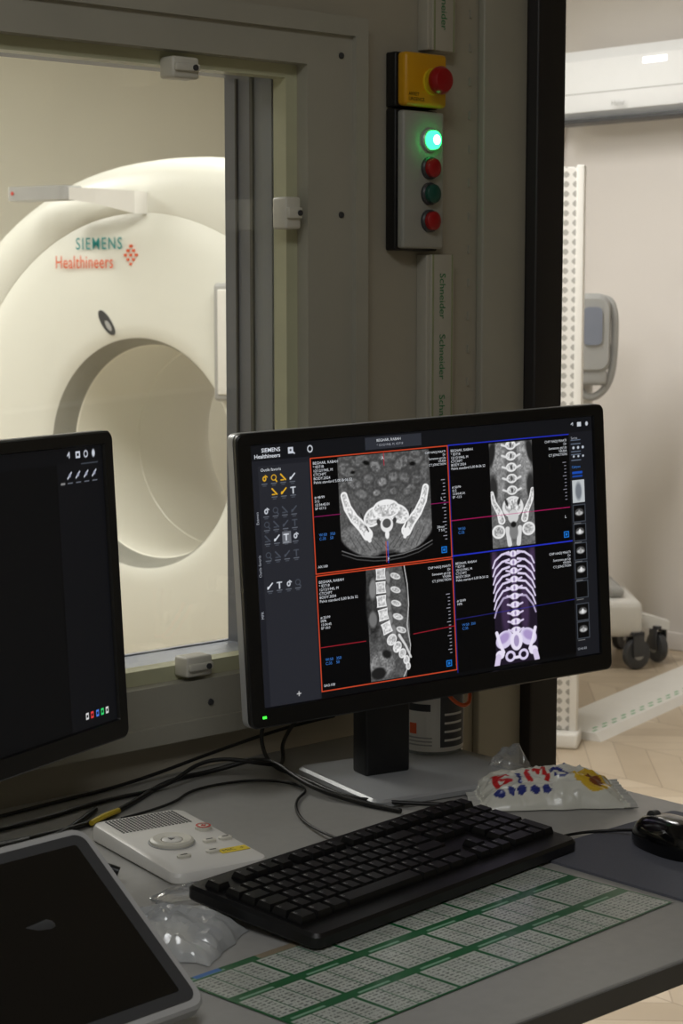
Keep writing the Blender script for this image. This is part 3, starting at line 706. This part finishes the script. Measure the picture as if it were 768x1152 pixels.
# ------------------------------------------------------------ printed sheet, mouse pad, mouse
sheet=raster('laminated_schedule_sheet',paint_sheet(),.515,.200,M_paper)
sheet.matrix_world=Matrix.Translation((1.2875,-.738,DZt+.0012))@Matrix.Rotation(math.radians(4),4,'Z')@Matrix.Rotation(-math.pi/2,4,'X')
mp=loft('mouse_pad',[xy(rrect(.27,.235,.008,5,1.697,-.718),DZt+z) for z in(.0002,.003)],M_pad)
ms=empty('computer_mouse',(1.694,-.705,DZt+.003),math.radians(-12))
def ml(s,sy,z,dy=0):
    P=[]
    for i in range(32):
        t=2*math.pi*i/32; P.append((.031*s*math.copysign(abs(math.cos(t))**.85,math.cos(t)),dy+.056*sy*math.copysign(abs(math.sin(t))**.85,math.sin(t)),z))
    return P
loft('mouse_body',[ml(.92,.95,.0),ml(1,1,.006),ml(1.0,1.0,.014),ml(.95,.94,.024,-.002),ml(.82,.80,.032,-.004),ml(.6,.58,.037,-.006),ml(.3,.28,.0395,-.008)],M_blackg,ms,ang=50)
loft('scroll_wheel',[[(x,.030+.010*math.cos(t),.030+.010*math.sin(t)) for t in np.linspace(0,2*math.pi,20,endpoint=False)] for x in(-.004,.004)],M_dgrey,ms)
tube('mouse_cable',[(0,.055,.010),(-.01,.085,.004),(-.05,.105,.002),(-.10,.10,.002),(-.13,.13,.002),(-.14,.20,.002),(-.11,.26,.0)],.0018,M_cable,ms)

# ------------------------------------------------------------ intercom
ic=empty('intercom_console',(1.269,-.330,DZt),math.radians(-9))
IW,ID=.122,.215
def il(w,d,r,zf,zb):
    return [(x,y,zf+(zb-zf)*((y+ID/2)/ID)) for x,y in rrect(w,d,r,8)]
loft('housing',[il(IW-.006,ID-.006,.012,0,0),il(IW,ID,.015,.003,.003),il(IW,ID,.015,.009,.016),il(IW-.004,ID-.004,.014,.013,.020),il(IW-.012,ID-.012,.012,.0145,.0215)],M_white,ic,ang=30)
tp=empty('top_panel',parent=ic); slope=math.atan2(.007,ID)
tp.location=(0,0,.0180); tp.rotation_euler=(slope,0,0)
def ip(a,b): return (-IW/2+a*IW, ID/2-b*ID)
hl=[]
for i in range(20):
    for j in range(11):
        x=-.044+i*.0046; y=.096-j*.0046; hl.append((x-.0012,x+.0012,y-.0012,y+.0012,.0003,.0008))
boxes('speaker_holes',hl,M_dgrey,tp)
x,y=ip(.40,.54)
loft('dial_ring',[xy(circ(.025,40,x,y),.0),xy(circ(.025,40,x,y),.004),xy(circ(.022,40,x,y),.0055),xy(circ(.013,40,x,y),.0040),xy(circ(.012,40,x,y),.0)],M_clip,tp,cap0=False,cap1=False)
cylz('dial_groove',[(.0270,.0),(.0270,.0010)],M_grey,tp,x,y,40)
cylz('dial_centre',[(.0115,.0),(.0115,.004),(.010,.0048)],M_white,tp,x,y)
loft('play_mark',[[(x-.003,y-.004,z),(x+.004,y,z),(x-.003,y+.004,z)] for z in(.0047,.0052)],M_dgrey,tp,smooth=False)
x,y=ip(.86,.41)
cylz('call_button',[(.010,.0),(.010,.003),(.008,.004)],M_clip,tp,x,y)
loft('call_ring',[xy(circ(.009,32,x,y),.0042),xy(circ(.0065,32,x,y),.0045)],M_redp,tp,cap0=False,cap1=False)
boxes('call_mark',[(x-.003,x+.003,y-.0008,y+.0008,.004,.0046),(x-.0008,x+.0008,y-.003,y+.003,.004,.0046)],M_redp,tp)
for k,(a,b) in enumerate([(.72,.62),(.89,.62),(.60,.78),(.30,.78)]):
    x,y=ip(a,b); loft('button_%d'%k,[xy(rrect(.016,.010,.004,5,x,y),.0),xy(rrect(.016,.010,.004,5,x,y),.0025),xy(rrect(.013,.007,.003,5,x,y),.0032)],M_clip,tp)
    boxes('button_mark_%d'%k,[(x-.004,x+.004,y-.0008,y+.0008,.0031,.0036)],M_dgrey,tp)
x,y=ip(.80,.80)
box('yellow_sticker',x-.018,x+.018,y-.007,y+.007,.0002,.0008,M_yel2,tp); text('sticker_print','MIC  +',.010,(x-.015,y-.0035,.0010),M_black,tp,rot=(0,0,0))

# ------------------------------------------------------------ touch tablet at lower left
M_rim=mat('tablet_rim_silver',(175,175,175),.35,noise=.03)
TRc=Vector((.964,-.590,.899)); BRc=Vector((.980,-.760,.772)); wv=Vector((-.99,-.12,0)).normalized()
vv=(TRc-BRc); vl=vv.length; vv.normalize(); xa=-wv; xa=(xa-vv*xa.dot(vv)).normalized(); na=xa.cross(vv).normalized()
ctr=(TRc+BRc)/2-xa*.14
Mt=Matrix(((xa.x,vv.x,na.x,ctr.x),(xa.y,vv.y,na.y,ctr.y),(xa.z,vv.z,na.z,ctr.z),(0,0,0,1)))
tbm=empty('touch_control_tablet')
th_=empty('slab',parent=tbm,mtx=Mt)
tw,tl=.28,vl
loft('rim',[xy(rrect(tw-.01,tl-.01,.014,7),-.018),xy(rrect(tw,tl,.016,7),-.013),xy(rrect(tw,tl,.016,7),-.003),xy(rrect(tw-.005,tl-.005,.015,7),.0)],M_rim,th_,ang=30)
loft('touch_glass',[xy(rrect(tw-.018,tl-.018,.011,7),.0),xy(rrect(tw-.018,tl-.018,.011,7),.0012)],M_dgrey,th_)
loft('active_area',[xy(rrect(tw-.045,tl-.040,.003,4),.0012),xy(rrect(tw-.045,tl-.040,.003,4),.0015)],M_blackg,th_)
box('wedge_stand',.74,.90,-.74,-.60,DZt,.80,M_dgrey,tbm,bevel=.01)
box('wedge_foot',.76,.88,-.68,-.60,.79,.85,M_dgrey,tbm,bevel=.01)

# ------------------------------------------------------------ crumpled things
def crumple(name,cx,cy,w,d,h,m,rz,seed,n=40,colors=None):
    rg=np.random.default_rng(seed)
    def vn(sc):
        g=rg.random((int(n/sc)+3,int(n/sc)+3)); I,J=np.meshgrid(np.arange(n)/sc,np.arange(n)/sc); i0=I.astype(int);j0=J.astype(int);fi=I-i0;fj=J-j0
        return (g[j0,i0]*(1-fi)+g[j0,i0+1]*fi)*(1-fj)+(g[j0+1,i0]*(1-fi)+g[j0+1,i0+1]*fi)*fj
    u=np.linspace(-1,1,n); Uu,Vv=np.meshgrid(u,u); env=(1-np.abs(Uu)**2.6)*(1-np.abs(Vv)**2.6)
    if colors is None: zt=h*np.clip(env,0,1)**.5*(.45+.5*vn(7)+.30*np.abs(vn(4)-.5)+.2*np.abs(vn(2.2)-.5))
    else:
        env=np.clip(1-((np.abs(Uu)-.0)/.86).clip(0,9)**3,0,1)*(1-np.abs(Vv)**2.2)
        zt=h*env**.55*(.68+.26*vn(18)+.30*np.abs(vn(10)-.5)+.16*np.abs(vn(5)-.5))
        zt=zt+.006*(np.abs(Uu)>.84)*(.3+.7*np.sin(Vv*16)**2)
    zt=np.maximum(zt,.001)
    jx=(vn(5)-.5)*.14;jy=(vn(5)-.5)*.14
    if colors is not None: jx=jx*.4; jy=(vn(12)-.5)*.10
    X=(Uu+jx)*w/2;Y=(Vv+jy)*d/2
    V=[];F=[]
    for j in range(n):
        for i in range(n): V.append((X[j,i],Y[j,i],zt[j,i]))
    for j in range(n):
        for i in range(n): V.append((X[j,i]*.97,Y[j,i]*.97,.0004))
    for j in range(n-1):
        for i in range(n-1):
            a=j*n+i; F.append((a,a+1,a+n+1,a+n)); b=a+n*n; F.append((b,b+n,b+n+1,b+1))
    def side(a,b): F.append((a,b,b+n*n,a+n*n))
    for i in range(n-1):
        side(i+1,i); side((n-1)*n+i,(n-1)*n+i+1); side(i*n,(i+1)*n); side((i+1)*n+n-1,i*n+n-1)
    me=bpy.data.meshes.new(name); me.from_pydata(V,[],F); me.materials.append(m)
    if colors is not None:
        at=me.color_attributes.new('Col','FLOAT_COLOR','POINT'); C=np.ones((len(V),4),np.float32)
        cc=to_lin(np.clip(colors(Uu,Vv,vn),0,1)).reshape(-1,3); C[:n*n,:3]=cc; C[n*n:,:3]=cc; at.data.foreach_set('color',C.ravel())
    o=link(bpy.data.objects.new(name,me)); o.location=(cx,cy,DZt+.0003); o.rotation_euler=(0,0,rz)
    finish(o,True,40 if colors is not None else 25)
    return o
crumple('crumpled_plastic_bag',1.085,-.560,.105,.125,.038,M_clearp,.5,3,40)
crumple('cellophane_wrap',1.190,-.460,.09,.030,.014,M_film,-.2,9,24)
def foilcol(U_,V_,vn):
    c=np.ones(U_.shape+(3,))*np.array([.86,.86,.82])
    def p(m,k): c[m]=k
    p((np.abs(U_)>.9),(.72,.72,.70))
    blu=(.12,.18,.50); red=(.78,.10,.12)
    def seg(u0,v0,u1,v1,k,t=.030):
        du,dv=(u1-u0),(v1-v0); L2=du*du+dv*dv+1e-9; tt=np.clip(((U_-u0)*du+(V_-v0)*dv)/L2,0,1)
        p(np.hypot(U_-u0-tt*du,(V_-v0-tt*dv)*.65)<t,k)
    seg(-.66,-.45,-.66,.15,red); seg(-.66,.15,-.52,.0,red); seg(-.66,-.15,-.52,.0,red); seg(-.66,-.15,-.50,-.30,red); seg(-.66,-.45,-.50,-.30,red)
    seg(-.38,-.45,-.38,.15,blu)
    seg(-.26,-.45,-.26,.15,red); seg(-.26,.15,-.15,-.15,red); seg(-.15,-.15,-.04,.15,red); seg(-.04,.15,-.04,-.45,red)
    d=np.abs(((U_-.14)/.11)**2+((V_+.15)/.32)**2-.75); p(d<.30,blu)
    for k in range(5):
        p(((U_+.66-.14*k)**2/.003+(V_+.74)**2/.010<1),blu)
    p(((U_-.50)**2/.06+(V_+.30)**2/.22<1),(.87,.72,.20)); p(((U_-.56)**2/.014+(V_+.35)**2/.07<1),(.50,.26,.12)); p(((U_-.74)**2/.012+(V_-.4)**2/.08<1),(.80,.68,.25)); p(((U_-.30)**2/.02+(V_-.55)**2/.03<1),blu)
    return c
crumple('snack_packet',1.770,-.447,.205,.130,.040,M_foil,math.radians(-38),5,110,foilcol)
crumple('clear_film_scrap',1.828,-.325,.060,.045,.040,M_film,.3,12,22)

# ------------------------------------------------------------ bottle
bt=empty('sanitizer_bottle',(1.812,-.196,DZt))
cylz('bottle_body',[(.034,0),(.040,.003),(.0425,.010),(.0425,.125),(.041,.135),(.034,.152),(.018,.165),(.0135,.17),(.0135,.182)],M_bottle,bt)
cylz('bottle_liquid',[(.038,.004),(.0405,.010),(.0405,.10),(.0400,.101)],mat_clear('gel_liquid',(.85,.9,.9),.05,.1,white=.2),bt)
def lab(n,a0,a1,z0,z1,m,r=.0430):
    a=[(r*math.cos(t),r*math.sin(t)) for t in np.linspace(math.radians(a0),math.radians(a1),24)]+[(.0426*math.cos(t),.0426*math.sin(t)) for t in np.linspace(math.radians(a1),math.radians(a0),24)]
    loft(n,[[(x,y,z) for x,y in a] for z in(z0,z1)],m,bt,smooth=False)
lab('label',140,330,.016,.100,M_white); lab('label_dark',240,325,.022,.096,M_dgrey,.0434)
lab('label_mark',170,222,.072,.082,M_dgrey,.0434); lab('label_mark_2',180,195,.040,.055,M_orange,.0434)
for k in range(3): lab('label_line_%d'%k,175,225,.024+.005*k,.026+.005*k,M_grey,.0434)
for k in range(4): lab('label_dark_line_%d'%k,248,290,.030+.012*k,.033+.012*k,M_white,.0438)
cylz('cap',[(.0155,.178),(.0155,.198),(.013,.20)],M_white,bt)

# ------------------------------------------------------------ cables on the desk
cb=empty('desk_cables'); z=DZt+.0035
tube('thick_cable',[(1.576,-.379,z),(1.562,-.312,z),(1.545,-.235,z+.01),(1.584,-.110,z+.02),(1.525,-.070,z),(1.453,-.066,z),(1.354,-.125,z),(1.267,-.168,z),(1.178,-.174,z),(1.10,-.165,z),(.95,-.2,z)],.0034,M_cable,cb)
tube('thin_cable',[(1.70,-.05,z+.05),(1.66,-.05,z+.02),(1.628,-.095,z),(1.568,-.150,z+.015),(1.50,-.09,z+.03),(1.42,-.10,z),(1.33,-.09,z),(1.20,-.12,z),(1.05,-.12,z)],.0028,M_cable,cb)
tube('loop_cable',[(1.70,-.07,.80),(1.67,-.055,.83),(1.62,-.05,.80),(1.60,-.09,z),(1.568,-.20,z+.01),(1.555,-.30,z+.004),(1.60,-.37,z+.003),(1.66,-.42,z)],.0028,M_cable,cb)
tube('wall_cable',[(1.76,-.05,.79),(1.70,-.035,.785),(1.55,-.05,.775),(1.40,-.05,z),(1.25,-.06,z),(1.1,-.08,z)],.0024,M_cable,cb)
tube('keyboard_cable',[(1.42,-.455,z+.008),(1.44,-.36,z),(1.50,-.26,z),(1.57,-.22,z),(1.55,-.14,z),(1.45,-.12,z),(1.38,-.17,z),(1.30,-.175,z)],.0018,M_cable,cb)
tube('power_plug_cable',[(1.02,-.19,z+.005),(1.10,-.205,z+.004),(1.15,-.20,z+.004)],.009,M_black,cb)
tube('plug_tail',[(1.15,-.20,z+.004),(1.20,-.185,z),(1.235,-.165,z),(1.30,-.12,z)],.0035,M_cable,cb)
tube('yellow_lead',[(1.255,-.176,z+.003),(1.285,-.165,z+.006),(1.31,-.155,z+.004)],.0035,M_cableY,cb)
tube('short_plug',[(1.120,-.335,z+.02),(1.150,-.345,z+.012),(1.165,-.36,z+.004)],.006,M_black,cb)

# ------------------------------------------------------------ lights
def area(name,loc,sx,sy,W,col,rot=(0,0,0)):
    l=bpy.data.lights.new(name,'AREA'); l.shape='RECTANGLE'; l.size=sx; l.size_y=sy; l.energy=W; l.color=col
    o=link(bpy.data.objects.new(name,l)); o.location=loc; o.rotation_euler=rot; return o
for k,(x,y) in enumerate([(1.6,2.2),(3.0,1.2),(4.2,2.6),(2.2,4.2)]):
    n='ceiling_lamp' if k==0 else 'ceiling_lamp.%03d'%k
    box(n,x-.55,x+.55,y-.2,y+.2,ZC-.03,ZC-.001,M_panel,None,bevel=.005)
    area('scanner_room_light_%d'%k,(x,y,ZC-.04),1.1,.4,(34,36,23,44)[k],(1,.99,.965))
area('control_room_fill',(.2,-1.6,ZC-.05),1.2,.6,16,(.98,.99,1.0))  # added soft fill near the camera; the control room's own lights are off
w=bpy.data.worlds.new('World'); scn.world=w; w.use_nodes=True
w.node_tree.nodes['Background'].inputs[0].default_value=(.5,.55,.6,1); w.node_tree.nodes['Background'].inputs[1].default_value=.02

# ------------------------------------------------------------ camera
cam=bpy.data.cameras.new('camera'); co=link(bpy.data.objects.new('camera',cam))
cam.sensor_fit='VERTICAL'; cam.sensor_height=24; cam.lens=2120/1152*24; cam.clip_start=.02
cam.dof.use_dof=True; cam.dof.focus_distance=2.3; cam.dof.aperture_fstop=11
co.location=(0,-2.02,1.39)
co.rotation_euler=(math.pi/2-math.atan(246/2120),0,-math.radians(42))
scn.camera=co
